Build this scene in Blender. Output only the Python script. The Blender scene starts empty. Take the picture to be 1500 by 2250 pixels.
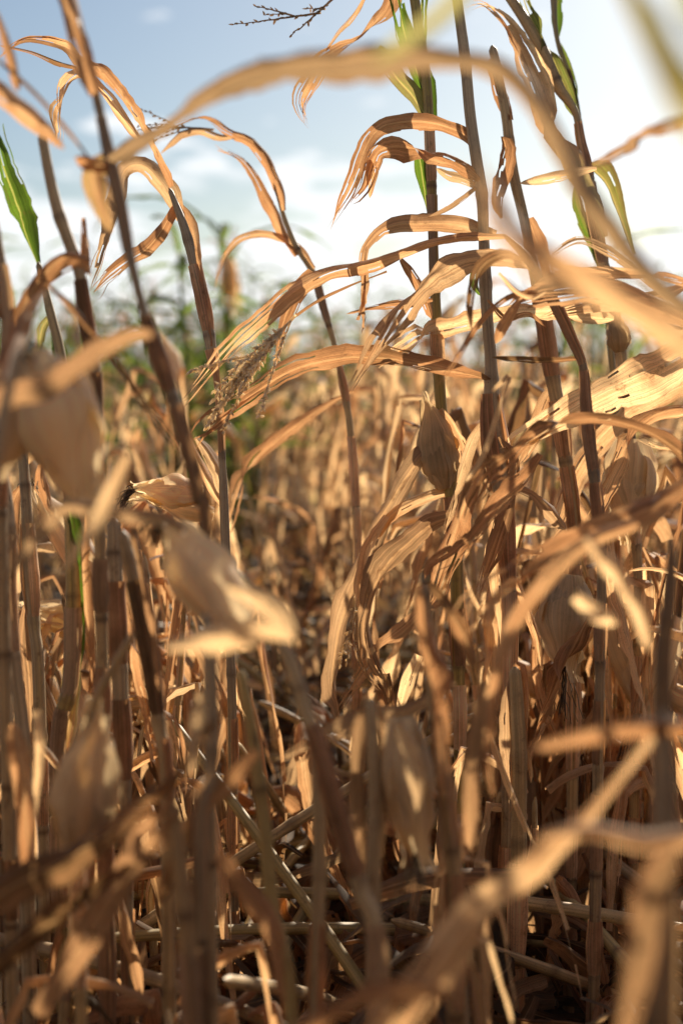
import bpy, math, random
import numpy as np
from mathutils import Vector, Matrix

# ------------------------------------------------------------------ camera, sky, sun, exposure
scene = bpy.context.scene
COL = scene.collection
R = math.radians
CAM_H = 1.0
PITCH = 5.9
FPX = 3125.0
cam_d = bpy.data.cameras.new("camera")
cam_d.sensor_fit = 'VERTICAL'
cam_d.sensor_height = 36.0
cam_d.sensor_width = 24.0
cam_d.lens = 50.0
cam_d.clip_start = 0.02
cam_d.clip_end = 3000
cam = bpy.data.objects.new("camera", cam_d)
cam.location = (0, 0, CAM_H)
cam.rotation_euler = (R(90 - PITCH), 0, 0)
COL.objects.link(cam)
scene.camera = cam
cam_d.dof.use_dof = True
cam_d.dof.focus_distance = 2.05
cam_d.dof.aperture_fstop = 2.25

SUN_EL, SUN_AZ = 27.0, 22.0        # azimuth to the right of the viewing direction
world = bpy.data.worlds.new("World")
scene.world = world
world.use_nodes = True
wn, wl = world.node_tree.nodes, world.node_tree.links
wn.clear()
w_out = wn.new('ShaderNodeOutputWorld')
w_bg = wn.new('ShaderNodeBackground')
sky = wn.new('ShaderNodeTexSky')
sky.sky_type = 'NISHITA'
sky.sun_disc = False
sky.sun_elevation = R(SUN_EL)
sky.sun_rotation = R(SUN_AZ)
sky.air_density = 1.0
sky.dust_density = 0.9
sky.ozone_density = 1.0
w_bg.inputs['Strength'].default_value = 0.051
# thin low clouds laid out by direction
tc = wn.new('ShaderNodeTexCoord')
sep = wn.new('ShaderNodeSeparateXYZ')
wl.new(tc.outputs['Generated'], sep.inputs[0])
mp = wn.new('ShaderNodeMapping'); mp.inputs['Scale'].default_value = (7.0, 7.0, 26.0)
mp.inputs['Location'].default_value = (1.7, 0.4, 0.3)
wl.new(tc.outputs['Generated'], mp.inputs[0])
cn = wn.new('ShaderNodeTexNoise'); cn.inputs['Scale'].default_value = 1.5
cn.inputs['Detail'].default_value = 5; cn.inputs['Roughness'].default_value = 0.55
wl.new(mp.outputs[0], cn.inputs['Vector'])
band = wn.new('ShaderNodeMapRange')       # clouds only low over the horizon
band.inputs['From Min'].default_value = 0.0; band.inputs['From Max'].default_value = 0.20
band.inputs['To Min'].default_value = 0.20; band.inputs['To Max'].default_value = -0.20
wl.new(sep.outputs['Z'], band.inputs['Value'])
back = wn.new('ShaderNodeMapRange')       # added unseen cloud behind the viewer, fill light for camera-facing sides
back.inputs['From Min'].default_value = 0.1; back.inputs['From Max'].default_value = -0.5
back.inputs['To Min'].default_value = 0.0; back.inputs['To Max'].default_value = 0.07
wl.new(sep.outputs['Y'], back.inputs['Value'])
addb = wn.new('ShaderNodeMath'); addb.operation = 'ADD'
wl.new(band.outputs[0], addb.inputs[0]); wl.new(back.outputs[0], addb.inputs[1])
addc = wn.new('ShaderNodeMath'); addc.operation = 'ADD'
wl.new(cn.outputs['Fac'], addc.inputs[0]); wl.new(addb.outputs[0], addc.inputs[1])
cr = wn.new('ShaderNodeValToRGB')
cr.color_ramp.elements[0].position = 0.435; cr.color_ramp.elements[1].position = 0.51
cr.color_ramp.elements[0].color = (0, 0, 0, 1); cr.color_ramp.elements[1].color = (0.85, 0.85, 0.85, 1)
wl.new(addc.outputs[0], cr.inputs[0])
cm = wn.new('ShaderNodeMix'); cm.data_type = 'RGBA'
wl.new(cr.outputs['Color'], cm.inputs['Factor'])
wb = wn.new('ShaderNodeMix'); wb.data_type = 'RGBA'; wb.blend_type = 'MULTIPLY'
wb.inputs['Factor'].default_value = 1.0; wb.inputs['B'].default_value = (0.94, 1.02, 1.09, 1)
wl.new(sky.outputs[0], wb.inputs['A']); wl.new(wb.outputs['Result'], cm.inputs['A'])
cm.inputs['B'].default_value = (14.6, 14.9, 15.2, 1)
wl.new(cm.outputs['Result'], w_bg.inputs['Color'])
wl.new(w_bg.outputs[0], w_out.inputs[0])

sun_d = bpy.data.lights.new("sun", 'SUN')
sun_d.energy = 5.0
sun_d.angle = R(0.53)
sun_d.color = (1.0, 0.90, 0.76)
sun = bpy.data.objects.new("sun", sun_d)
sdir = Vector((math.sin(R(SUN_AZ)) * math.cos(R(SUN_EL)), math.cos(R(SUN_AZ)) * math.cos(R(SUN_EL)), math.sin(R(SUN_EL))))
sun.rotation_euler = sdir.to_track_quat('Z', 'Y').to_euler()
sun.location = (3, 6, 6)
COL.objects.link(sun)

scene.view_settings.view_transform = 'Standard'
scene.view_settings.look = 'None'
scene.view_settings.exposure = 0.55
scene.view_settings.gamma = 1.0
scene.view_settings.use_curve_mapping = False

# ------------------------------------------------------------------ geometry helpers
cp, sp = math.cos(R(PITCH)), math.sin(R(PITCH))
CAM = np.array([0, 0, CAM_H])
def P(x, y, d):
    X = (x - 750) / FPX * d
    Y = (1125 - y) / FPX * d
    return np.array([X, d * cp + Y * sp, CAM_H - d * sp + Y * cp])

def norm(a):
    return a / np.maximum(np.linalg.norm(a, axis=-1, keepdims=True), 1e-9)

def catmull(pts, n):
    pts = np.asarray(pts, float)
    if len(pts) == 2:
        t = np.linspace(0, 1, n)[:, None]
        return pts[0] * (1 - t) + pts[1] * t
    p = np.vstack([2 * pts[0] - pts[1], pts, 2 * pts[-1] - pts[-2]])
    m = len(pts) - 1
    seg = np.linalg.norm(np.diff(pts[:, :3], axis=0), axis=1)
    cum = np.concatenate([[0], np.cumsum(seg)])
    s = np.linspace(0, cum[-1], n)
    i = np.clip(np.searchsorted(cum, s, side='right') - 1, 0, m - 1)
    t = ((s - cum[i]) / np.maximum(seg[i], 1e-9))[:, None]
    a, b, c, d = p[i], p[i + 1], p[i + 2], p[i + 3]
    return 0.5 * (2 * b + (c - a) * t + (2 * a - 5 * b + 4 * c - d) * t ** 2 + (3 * b - a - 3 * c + d) * t ** 3)

def noise1(s, wl_, rs):
    """smooth 1-D noise in [-1,1] sampled at lengths s, wavelength wl_"""
    u = np.asarray(s) / wl_
    k = rs.uniform(-1, 1, int(u.max()) + 4)
    i = u.astype(int); f = u - i; f = f * f * (3 - 2 * f)
    return k[i] * (1 - f) + k[i + 1] * f

def kink1(s, wl_, rs):
    u = np.asarray(s) / wl_
    k = rs.uniform(-1, 1, int(u.max()) + 4)
    i = u.astype(int); f = u - i
    return k[i] * (1 - f) + k[i + 1] * f

class Geo:
    def __init__(self):
        self.v, self.q, self.uv, self.tone, self.green, self.node = [], [], [], [], [], []
        self.n = 0
    def add(self, v, q, uv, tone, green=0.0, node=0.0):
        m = len(v)
        self.v.append(v); self.q.append(np.asarray(q, int).reshape(-1, 4) + self.n); self.uv.append(uv)
        self.tone.append(np.broadcast_to(tone, (m,)).astype(float))
        self.green.append(np.broadcast_to(green, (m,)).astype(float))
        self.node.append(np.broadcast_to(node, (m,)).astype(float))
        self.n += m
    def arrays(self):
        return [np.concatenate(a) for a in (self.v, self.q, self.uv, self.tone, self.green, self.node)]

def make_mesh(name, arrs, mat, origin=(0, 0, 0)):
    v, q, uv, tone, green, node = arrs
    me = bpy.data.meshes.new(name)
    me.vertices.add(len(v)); me.vertices.foreach_set('co', (v - np.asarray(origin)).astype(np.float32).ravel())
    me.loops.add(q.size); me.loops.foreach_set('vertex_index', q.astype(np.int32).ravel())
    me.polygons.add(len(q))
    me.polygons.foreach_set('loop_start', np.arange(0, q.size, 4, dtype=np.int32))
    me.polygons.foreach_set('loop_total', np.full(len(q), 4, dtype=np.int32))
    me.polygons.foreach_set('use_smooth', np.ones(len(q), dtype=bool))
    l = me.uv_layers.new(name='UVMap')
    l.data.foreach_set('uv', uv[q.ravel()].astype(np.float32).ravel())
    for nm, a in (('tone', tone), ('green', green), ('node', node)):
        at = me.attributes.new(nm, 'FLOAT', 'POINT'); at.data.foreach_set('value', a.astype(np.float32))
    me.materials.append(mat)
    me.update(calc_edges=True)
    return me

def obj(name, geo, mat, parent=None, origin=(0, 0, 0)):
    o = bpy.data.objects.new(name, make_mesh(name, geo.arrays(), mat, origin))
    COL.objects.link(o)
    if parent: o.parent = parent
    else: o.location = origin
    return o

def empty(name, loc):
    e = bpy.data.objects.new(name, None)
    e.empty_display_size = 0.05
    e.location = loc
    COL.objects.link(e)
    return e

def tag(o, label=None, cat=None, group=None, kind=None):
    if label: o['label'] = label
    if cat: o['category'] = cat
    if group: o['group'] = group
    if kind: o['kind'] = kind
    return o

def strip(g, pts, hw, side, rs, tone=0.6, green=0.0, nx=9, fold=0.25, curl=0.6, ruffle=0.25,
          tear=0.5, tip_fray=True, rough=0.1):
    """a dry leaf blade: centre line pts, half widths, side vectors"""
    n = len(pts)
    T = norm(np.gradient(pts, axis=0))
    S = norm(side - T * (side * T).sum(1, keepdims=True))
    N = np.cross(S, T)
    s = np.concatenate([[0], np.cumsum(np.linalg.norm(np.diff(pts, axis=0), axis=1))])
    L = s[-1]
    t = np.linspace(-1, 1, nx)
    hwL = hw * (1 + rough * noise1(s, 0.035, rs) + rough * 0.9 * noise1(s, 0.010, rs))
    hwR = hw * (1 + rough * noise1(s, 0.035, rs) + rough * 0.9 * noise1(s, 0.010, rs))
    H = np.where(t[None, :] < 0, hwL[:, None], hwR[:, None])
    cu = curl * (1 + 0.6 * noise1(s, 0.11, rs))
    ang = t[None, :] * cu[:, None]
    cc = np.where(np.abs(cu) < 0.05, 0.05, cu)[:, None]
    lat = np.sin(ang) / cc * H
    out = (1 - np.cos(ang)) / cc * H + fold * np.abs(t)[None, :] * H
    rl = kink1(s, 0.05, rs)[:, None]; rr = kink1(s, 0.05, rs)[:, None]
    rl2 = kink1(s, 0.017, rs)[:, None]; rr2 = kink1(s, 0.017, rs)[:, None]
    e = np.abs(t)[None, :] ** 1.6
    out = out + e * H * ruffle * np.where(t[None, :] < 0, rl * 1.2 + rl2 * 0.65, rr * 1.2 + rr2 * 0.65)
    # diagonal creases of dried tissue
    rk = 1 - np.abs(noise1(np.maximum(s[:, None] + t[None, :] * 0.012 + 0.02, 0).ravel(), 0.016, rs)).reshape(n, nx) * 2
    out = out + H * 0.17 * rk * (0.4 + 0.6 * np.abs(noise1(s, 0.05, rs)))[:, None]
    # lengthwise pleats
    ph = rs.uniform(0, 6.28)
    out = out + H * 0.05 * np.sin(t[None, :] * 7 + ph + 2.5 * noise1(s, 0.12, rs)[:, None])
    V = pts[:, None, :] + S[:, None, :] * lat[..., None] + N[:, None, :] * out[..., None]
    uv = np.stack([np.broadcast_to((t + 1) / 2, (n, nx)), np.broadcast_to(s[:, None], (n, nx))], -1)
    keep = np.ones((n - 1, nx - 1), bool)
    if tip_fray and n > 20:
        c = 0
        while c < nx - 2:
            c2 = min(nx - 1, c + rs.integers(1, 4))
            a = int(n * rs.uniform(0.5, 0.92)); e_ = int(n * rs.uniform(.88, 1.1))
            if c2 < nx - 1: keep[a:, c2] = False
            keep[e_:, c:c2] = False
            w_ = np.clip((np.arange(n) - a) / max(1, n - a), 0, 1)[:, None] ** 1.3
            V[:, c:c2 + 1] += (w_ * hw.mean())[..., None] * (N[:, None, :] * rs.normal(0, .9) + S[:, None, :] * rs.normal(0, .6))
            c = c2 + 1
    k = rs.poisson(tear * 2)
    for _ in range(k):
        c = rs.integers(0, nx - 1); a = rs.integers(int(n * .15), n - 4); ln = rs.integers(2, max(3, n // 9))
        a2 = min(n - 1, a + ln)
        keep[a:a2, c] = False
    idx = np.arange(n * nx).reshape(n, nx)
    q = np.stack([idx[:-1, :-1], idx[:-1, 1:], idx[1:, 1:], idx[1:, :-1]], -1)[keep]
    gr = np.broadcast_to(np.asarray(green), (n,)) if np.ndim(green) else np.full(n, green)
    g.add(V.reshape(-1, 3), q, uv.reshape(-1, 2), tone, np.repeat(gr, nx))

def frames(pts):
    T = norm(np.gradient(pts, axis=0))
    ref = np.array([0.31, -0.87, 0.38])
    A = norm(np.cross(T, ref))
    B = np.cross(T, A)
    return T, A, B

def tube(g, pts, rad, k=8, tone=0.5, green=0.0, node=0.0, a0=0.0, a1=2 * math.pi, groove=0.0):
    n = len(pts)
    T, A, B = frames(pts)
    full = abs(a1 - a0 - 2 * math.pi) < 1e-6
    th = np.linspace(a0, a1, k + 1)
    r = np.broadcast_to(np.asarray(rad), (n,))[:, None] * np.ones(k + 1)[None, :]
    if groove:
        r = r * (1 + groove * np.sin(th * 5)[None, :])
    V = pts[:, None, :] + (A[:, None, :] * np.cos(th)[None, :, None] + B[:, None, :] * np.sin(th)[None, :, None]) * r[..., None]
    s = np.concatenate([[0], np.cumsum(np.linalg.norm(np.diff(pts, axis=0), axis=1))])
    uv = np.stack([np.broadcast_to((th - a0) / (a1 - a0), (n, k + 1)), np.broadcast_to(s[:, None], (n, k + 1))], -1)
    idx = np.arange(n * (k + 1)).reshape(n, k + 1)
    q = np.stack([idx[:-1, :-1], idx[1:, :-1], idx[1:, 1:], idx[:-1, 1:]], -1).reshape(-1, 4)
    nd = np.repeat(np.broadcast_to(np.asarray(node, float), (n,)), k + 1)
    gr = np.repeat(np.broadcast_to(np.asarray(green, float), (n,)), k + 1)
    g.add(V.reshape(-1, 3), q, uv.reshape(-1, 2), tone, gr, nd)

def stalk_geo(g, pts, rad, rs, k=9, tone=0.5, green=0.0, inter=0.15, caps=True):
    """pts from bottom to top, dense; returns node indices"""
    s = np.concatenate([[0], np.cumsum(np.linalg.norm(np.diff(pts, axis=0), axis=1))])
    pos, c = [], rs.uniform(0.03, inter * .7)
    while c < s[-1]:
        pos.append(c); c += inter * rs.uniform(0.8, 1.25)
    nodes = np.zeros(len(pts)); swell = np.ones(len(pts))
    for p in pos:
        nodes = np.maximum(nodes, rs.uniform(.2, 1) * np.exp(-((s - p) / 0.0045) ** 2))
        swell += 0.13 * np.exp(-((s - p) / 0.007) ** 2)
    r = rad * swell
    if caps:
        r = r.copy(); r[-1] = r[-1] * 0.3; r[0] = r[0]
    tube(g, pts, r, k, tone, green, nodes, groove=0.03)
    return s, pos

def sheath_geo(g, pts, rad, rs, tone, green=0.0, k=10):
    n = len(pts)
    t = np.linspace(0, 1, n)
    r = rad * (1.10 + rs.uniform(.05, .38) * np.sin(np.pi * np.clip(t * 1.05, 0, 1)) + 0.15 * t ** 4 + 0.06 * noise1(t, 0.2, rs))
    r[0] = rad[0] * 1.05
    a = rs.uniform(0, 6.28)
    tube(g, pts, r, k, tone, green, 0.5 * np.exp(-(t / 0.06) ** 2), a0=a, a1=a + rs.uniform(5.0, 6.0), groove=0.04)

def ear_geo(g, base, direc, L, Rr, rs, tone=0.95, nl=6, bend=0.15, open_=0.12, gap=0.0):
    """cob wrapped in several papery husk leaves; returns tip point"""
    direc = norm(np.asarray(direc, float))
    up = norm(np.cross(direc, [0.2, 1, 0.1])); up2 = np.cross(direc, up)
    off = up * bend * rs.uniform(-1, 1) + up2 * bend * rs.uniform(-1, 1)
    for i in range(nl):
        ny, nx = 26, 11
        end = rs.uniform(0.92, 1.12)
        s = np.linspace(0, end, ny)
        sc = np.clip(s, 0, 1)
        prof = Rr * (np.sin(math.pi * np.clip(sc * 0.955 + 0.04, 0, 1) ** 0.8)) ** 0.85
        prof = np.maximum(prof, Rr * 0.09) * (1 + 0.05 * i)
        a0 = i * 2.4 + rs.uniform(-.3, .3)
        half = 1.35 * np.clip(1.0 - np.clip(s / end - 0.45, 0, 1) * 1.55, 0.10, 1) * rs.uniform(.85, 1.1)
        flare = Rr * open_ * 3 * np.clip(s - 0.72, 0, 1) * rs.uniform(0, 1.6)
        flare += Rr * 0.16 * kink1(s, 0.22, rs)
        t = np.linspace(-1, 1, nx)
        th = a0 + t[None, :] * half[:, None] + 0.12 * noise1(s, .4, rs)[:, None]
        edge = np.abs(t)[None, :] ** 3 * Rr * 0.22 * (noise1(s, 0.12, rs)[:, None] + .6)
        pleat = Rr * 0.012 * np.sin(t * 13 + i)[None, :]
        r = prof[:, None] + flare[:, None] + edge + pleat
        ax = np.asarray(base)[None, :] + direc * (s * L)[:, None] + off * (L * s ** 2)[:, None]
        V = ax[:, None, :] + (up * np.cos(th)[..., None] + up2 * np.sin(th)[..., None]) * r[..., None]
        uv = np.stack([np.broadcast_to((t + 1) / 2, (ny, nx)), np.broadcast_to((s * L)[:, None], (ny, nx))], -1)
        idx = np.arange(ny * nx).reshape(ny, nx)
        keep = np.ones((ny - 1, nx - 1), bool)
        for _ in range(2):
            keep[int(ny * rs.uniform(.82, .95)):, rs.integers(0, nx - 1)] = False
        q = np.stack([idx[:-1, :-1], idx[:-1, 1:], idx[1:, 1:], idx[1:, :-1]], -1)[keep]
        g.add(V.reshape(-1, 3), q, uv.reshape(-1, 2), np.clip(tone + rs.uniform(-.12, .08), 0, 1.1))
    return np.asarray(base) + direc * L * 0.97 + off * L

def silk_geo(g, tip, direc, rs, n=14, L=0.05):
    direc = norm(np.asarray(direc, float))
    for i in range(n):
        d = norm(direc + rs.normal(0, .35, 3))
        t = np.linspace(0, 1, 7)[:, None]
        pts = tip + d * t * L * rs.uniform(.5, 1) + np.array([0, 0, -1]) * (t ** 2) * L * 0.7 + rs.normal(0, .0012, (7, 3))
        tube(g, pts, 0.0007, 4, rs.uniform(0, 1))

def tassel_geo(g, base, direc, L, rs, nb=7, droop=0.5, spike=True, dens=0.006, kk=4, spread=0.55, tone=0.45):
    direc = norm(np.asarray(direc, float))
    def branch(p0, d, ln, r0):
        m = 16
        t = np.linspace(0, 1, m)[:, None]
        pts = p0 + d * t * ln + np.array([0, 0, -1]) * t ** 2 * ln * droop + rs.normal(0, 0.0008, (m, 3)) * t
        tube(g, pts, r0 * (1 - 0.7 * t[:, 0]), kk, tone)
        if spike:
            for c in np.arange(0.15, 1.0, dens / ln):
                f = c * (m - 1); i = int(f); pp = pts[i] * (1 - f + i) + pts[min(i + 1, m - 1)] * (f - i)
                td = norm(pts[min(i + 1, m - 1)] - pts[i])
                dd = norm(td * 0.9 + rs.normal(0, .5, 3))
                l2 = rs.uniform(.006, .0095)
                q = pp + dd * np.array([[0], [.3], [.7], [1.]]) * l2
                tube(g, q, np.array([.0005, .0021, .0016, .0002]) * rs.uniform(.7, 1.1), 4, tone + rs.uniform(.1, .5))
    branch(np.asarray(base), direc, L, 0.0022)
    for i in range(nb):
        f = rs.uniform(0.05, 0.45)
        p0 = np.asarray(base) + direc * L * f + np.array([0, 0, -1]) * f ** 2 * L * droop
        d = norm(direc + rs.normal(0, spread, 3))
        branch(p0, d, L * rs.uniform(.4, .75), 0.0012)

# ------------------------------------------------------------------ materials
def nd(nt, t, **kw):
    n = nt.nodes.new(t)
    for k, v in kw.items(): setattr(n, k, v)
    return n

def math_(nt, op, a, b=None, c=None, clamp=False):
    n = nt.nodes.new('ShaderNodeMath'); n.operation = op; n.use_clamp = clamp
    for i, x in enumerate((a, b, c)):
        if x is None: continue
        if isinstance(x, (int, float)): n.inputs[i].default_value = x
        else: nt.links.new(x, n.inputs[i])
    return n.outputs[0]

def attr(nt, name):
    a = nt.nodes.new('ShaderNodeAttribute'); a.attribute_name = name
    return a.outputs['Fac']

def mixc(nt, f, a, b, mode='MIX'):
    n = nt.nodes.new('ShaderNodeMix'); n.data_type = 'RGBA'; n.blend_type = mode
    for k, x in (('Factor', f), ('A', a), ('B', b)):
        if isinstance(x, (int, float)): n.inputs[k].default_value = x
        elif isinstance(x, tuple): n.inputs[k].default_value = x
        else: nt.links.new(x, n.inputs[k])
    return n.outputs['Result']

def plant_mat(name, ramp, veins=(60, 2.5), transl=0.45, tint=(1.0, 0.78, 0.53, 1), rough=0.68, spec=0.22,
              midrib=True, gain=1.0, spots=0.9, bump=0.35, nodecol=None, contrast=(.58, 1.30), greencols=((0.03, 0.06, 0.012), (0.14, 0.19, 0.04))):
    m = bpy.data.materials.new(name); m.use_nodes = True
    nt = m.node_tree; nt.nodes.clear(); L = nt.links
    out = nd(nt, 'ShaderNodeOutputMaterial')
    uvn = nd(nt, 'ShaderNodeUVMap'); uvn.uv_map = 'UVMap'
    sp_ = nd(nt, 'ShaderNodeSeparateXYZ'); L.new(uvn.outputs[0], sp_.inputs[0])
    u, v = sp_.outputs[0], sp_.outputs[1]
    tone, green, node = attr(nt, 'tone'), attr(nt, 'green'), attr(nt, 'node')
    oi = nd(nt, 'ShaderNodeObjectInfo')
    rnd = oi.outputs['Random']
    seed = math_(nt, 'ADD', math_(nt, 'MULTIPLY', rnd, 17.0), math_(nt, 'MULTIPLY', tone, 31.0))
    def streak(su, sv, det=3, rgh=.6, off=0.0):
        c = nd(nt, 'ShaderNodeCombineXYZ')
        L.new(math_(nt, 'MULTIPLY', u, su), c.inputs[0]); L.new(math_(nt, 'MULTIPLY', v, sv), c.inputs[1])
        L.new(math_(nt, 'ADD', seed, off), c.inputs[2])
        n = nd(nt, 'ShaderNodeTexNoise'); n.inputs['Scale'].default_value = 1; n.inputs['Detail'].default_value = det
        n.inputs['Roughness'].default_value = rgh
        L.new(c.outputs[0], n.inputs['Vector'])
        return n.outputs['Fac']
    vein = streak(veins[0], veins[1])
    wide = streak(9, 2.2, 5, .7, 3.3)
    blotch = streak(3.0, 30, 4, .7, 9.1)
    along = streak(1.3, 11, 4, .6, 21.7)
    # tone -> colour
    tt = math_(nt, 'ADD', tone, math_(nt, 'MULTIPLY', math_(nt, 'SUBTRACT', rnd, 0.5), 0.22))
    tt = math_(nt, 'ADD', tt, math_(nt, 'MULTIPLY', math_(nt, 'SUBTRACT', wide, 0.5), 0.75))
    tt = math_(nt, 'ADD', tt, math_(nt, 'MULTIPLY', math_(nt, 'SUBTRACT', along, 0.5), 0.95))
    rp = nd(nt, 'ShaderNodeValToRGB'); L.new(tt, rp.inputs[0])
    els = rp.color_ramp.elements
    while len(els) < len(ramp): els.new(0.5)
    for e, (p, c) in zip(els, ramp):
        e.position = p; e.color = (*c, 1)
    col = rp.outputs['Color']
    gsel = math_(nt, 'FRACT', math_(nt, 'ADD', math_(nt, 'MULTIPLY', rnd, 7.3), math_(nt, 'MULTIPLY', tone, 5.1)))
    gsel = math_(nt, 'MULTIPLY', math_(nt, 'SUBTRACT', gsel, 0.50, clamp=True), 1.5)
    col = mixc(nt, gsel, col, mixc(nt, wide, (0.18, 0.135, 0.09, 1), (0.60, 0.50, 0.36, 1)))
    # green living tissue
    gm = math_(nt, 'MULTIPLY_ADD', wide, 1.6, math_(nt, 'SUBTRACT', math_(nt, 'MULTIPLY', green, 1.9), 1.25), clamp=True)
    gm = math_(nt, 'MULTIPLY', gm, math_(nt, 'GREATER_THAN', green, 0.02))
    gcol = mixc(nt, vein, (*greencols[0], 1), (*greencols[1], 1))
    col = mixc(nt, gm, col, gcol)
    # fine veins
    vf = nd(nt, 'ShaderNodeMapRange'); L.new(vein, vf.inputs[0])
    vf.inputs[1].default_value = .3; vf.inputs[2].default_value = .7; vf.inputs[3].default_value = contrast[0] * gain; vf.inputs[4].default_value = contrast[1] * gain
    hs = nd(nt, 'ShaderNodeVectorMath', operation='SCALE'); L.new(col, hs.inputs[0]); L.new(vf.outputs[0], hs.inputs['Scale'])
    col = hs.outputs[0]
    if midrib:
        d = math_(nt, 'ABSOLUTE', math_(nt, 'SUBTRACT', u, 0.5))
        mr = math_(nt, 'LESS_THAN', d, 0.035)
        col = mixc(nt, math_(nt, 'MULTIPLY', mr, 0.45), col, (0.50, 0.37, 0.22, 1))
        ed = nd(nt, 'ShaderNodeMapRange'); L.new(math_(nt, 'ADD', d, math_(nt, 'MULTIPLY', math_(nt, 'SUBTRACT', blotch, .5), .25)), ed.inputs[0])
        ed.inputs[1].default_value = .44; ed.inputs[2].default_value = .52; ed.inputs[3].default_value = 0; ed.inputs[4].default_value = .45
        col = mixc(nt, ed.outputs[0], col, (0.16, 0.085, 0.04, 1))
    # mildew: brown blotches and specks
    bl = nd(nt, 'ShaderNodeMapRange'); L.new(blotch, bl.inputs[0])
    bl.inputs[1].default_value = .58; bl.inputs[2].default_value = .74; bl.inputs[3].default_value = 0; bl.inputs[4].default_value = spots
    col = mixc(nt, bl.outputs[0], col, (0.14, 0.085, 0.05, 1))
    spk = streak(60, 700, 2, .5, 5.5)
    sk = nd(nt, 'ShaderNodeMapRange'); L.new(spk, sk.inputs[0])
    sk.inputs[1].default_value = .62; sk.inputs[2].default_value = .70; sk.inputs[3].default_value = 0; sk.inputs[4].default_value = spots
    col = mixc(nt, sk.outputs[0], col, (0.10, 0.06, 0.035, 1))
    if nodecol:
        col = mixc(nt, node, col, (*nodecol, 1))
    bp = nd(nt, 'ShaderNodeBump'); bp.inputs['Strength'].default_value = bump; bp.inputs['Distance'].default_value = 0.0012
    L.new(vein, bp.inputs['Height'])
    pr = nd(nt, 'ShaderNodeBsdfPrincipled')
    L.new(col, pr.inputs['Base Color']); pr.inputs['Roughness'].default_value = rough
    pr.inputs['Specular IOR Level'].default_value = spec
    L.new(bp.outputs[0], pr.inputs['Normal'])
    if transl > 0:
        tr = nd(nt, 'ShaderNodeBsdfTranslucent')
        tcol = mixc(nt, 1.0, col, mixc(nt, gm, tint, (1.1, 1.25, 0.55, 1)), 'MULTIPLY')
        ts = nd(nt, 'ShaderNodeVectorMath', operation='SCALE'); L.new(tcol, ts.inputs[0]); ts.inputs['Scale'].default_value = 1.9
        L.new(ts.outputs[0], tr.inputs['Color'])
        L.new(bp.outputs[0], tr.inputs['Normal'])
        mx = nd(nt, 'ShaderNodeMixShader'); mx.inputs[0].default_value = transl
        L.new(pr.outputs[0], mx.inputs[1]); L.new(tr.outputs[0], mx.inputs[2])
        L.new(mx.outputs[0], out.inputs[0])
    else:
        L.new(pr.outputs[0], out.inputs[0])
    return m

LEAF_RAMP = [(0.0, (0.09, 0.062, 0.034)), (0.22, (0.20, 0.125, 0.068)), (0.45, (0.38, 0.225, 0.128)),
             (0.68, (0.54, 0.38, 0.235)), (1.0, (0.78, 0.66, 0.46))]
M_LEAF = plant_mat('dry_leaf', LEAF_RAMP, transl=0.56, gain=.95)
M_SHEATH = plant_mat('dry_sheath', LEAF_RAMP, veins=(26, 3), transl=0.42, gain=1.15, midrib=False, spots=.7)
M_HUSK = plant_mat('dry_husk', [(0, (0.34, 0.24, 0.13)), (0.5, (0.60, 0.46, 0.28)), (1.0, (0.82, 0.70, 0.49))],
                   veins=(22, 6), transl=0.4, tint=(1.0, 0.90, 0.72, 1), midrib=False, spots=.25, bump=.35, contrast=(.78, 1.14), rough=.6)
M_STALK = plant_mat('dry_stalk', [(0, (0.20, 0.125, 0.07)), (0.35, (0.44, 0.29, 0.14)), (0.7, (0.62, 0.44, 0.22)), (1.0, (0.76, 0.60, 0.34))],
                    veins=(16, 3), transl=0, midrib=False, rough=.55, spec=.35, nodecol=(0.10, 0.055, 0.03), bump=.3,
                    greencols=((0.22, 0.17, 0.03), (0.36, 0.27, 0.07)))
M_TASSEL = plant_mat('dry_tassel', [(0, (0.26, 0.18, 0.11)), (0.5, (0.52, 0.39, 0.24)), (1.0, (0.86, 0.76, 0.58))],
                     transl=0.42, tint=(1.0, 0.93, 0.80, 1), midrib=False, spots=.2)
M_SILK = plant_mat('black_silk', [(0, (0.03, 0.02, 0.012)), (1.0, (0.14, 0.08, 0.045))], transl=0, midrib=False, spots=0)

def soil_mat():
    m = bpy.data.materials.new('soil'); m.use_nodes = True
    nt = m.node_tree; nt.nodes.clear(); L = nt.links
    out = nd(nt, 'ShaderNodeOutputMaterial'); pr = nd(nt, 'ShaderNodeBsdfPrincipled')
    tc_ = nd(nt, 'ShaderNodeTexCoord')
    n = nd(nt, 'ShaderNodeTexNoise'); n.inputs['Scale'].default_value = 22; n.inputs['Detail'].default_value = 8
    L.new(tc_.outputs['Object'], n.inputs['Vector'])
    r = nd(nt, 'ShaderNodeValToRGB'); L.new(n.outputs['Fac'], r.inputs[0])
    r.color_ramp.elements[0].position = .3; r.color_ramp.elements[0].color = (.030, .020, .013, 1)
    r.color_ramp.elements[1].position = .75; r.color_ramp.elements[1].color = (.13, .09, .055, 1)
    L.new(r.outputs[0], pr.inputs['Base Color']); pr.inputs['Roughness'].default_value = .95
    b = nd(nt, 'ShaderNodeBump'); b.inputs['Distance'].default_value = .03; L.new(n.outputs['Fac'], b.inputs['Height'])
    L.new(b.outputs[0], pr.inputs['Normal']); L.new(pr.outputs[0], out.inputs[0])
    return m

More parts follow.
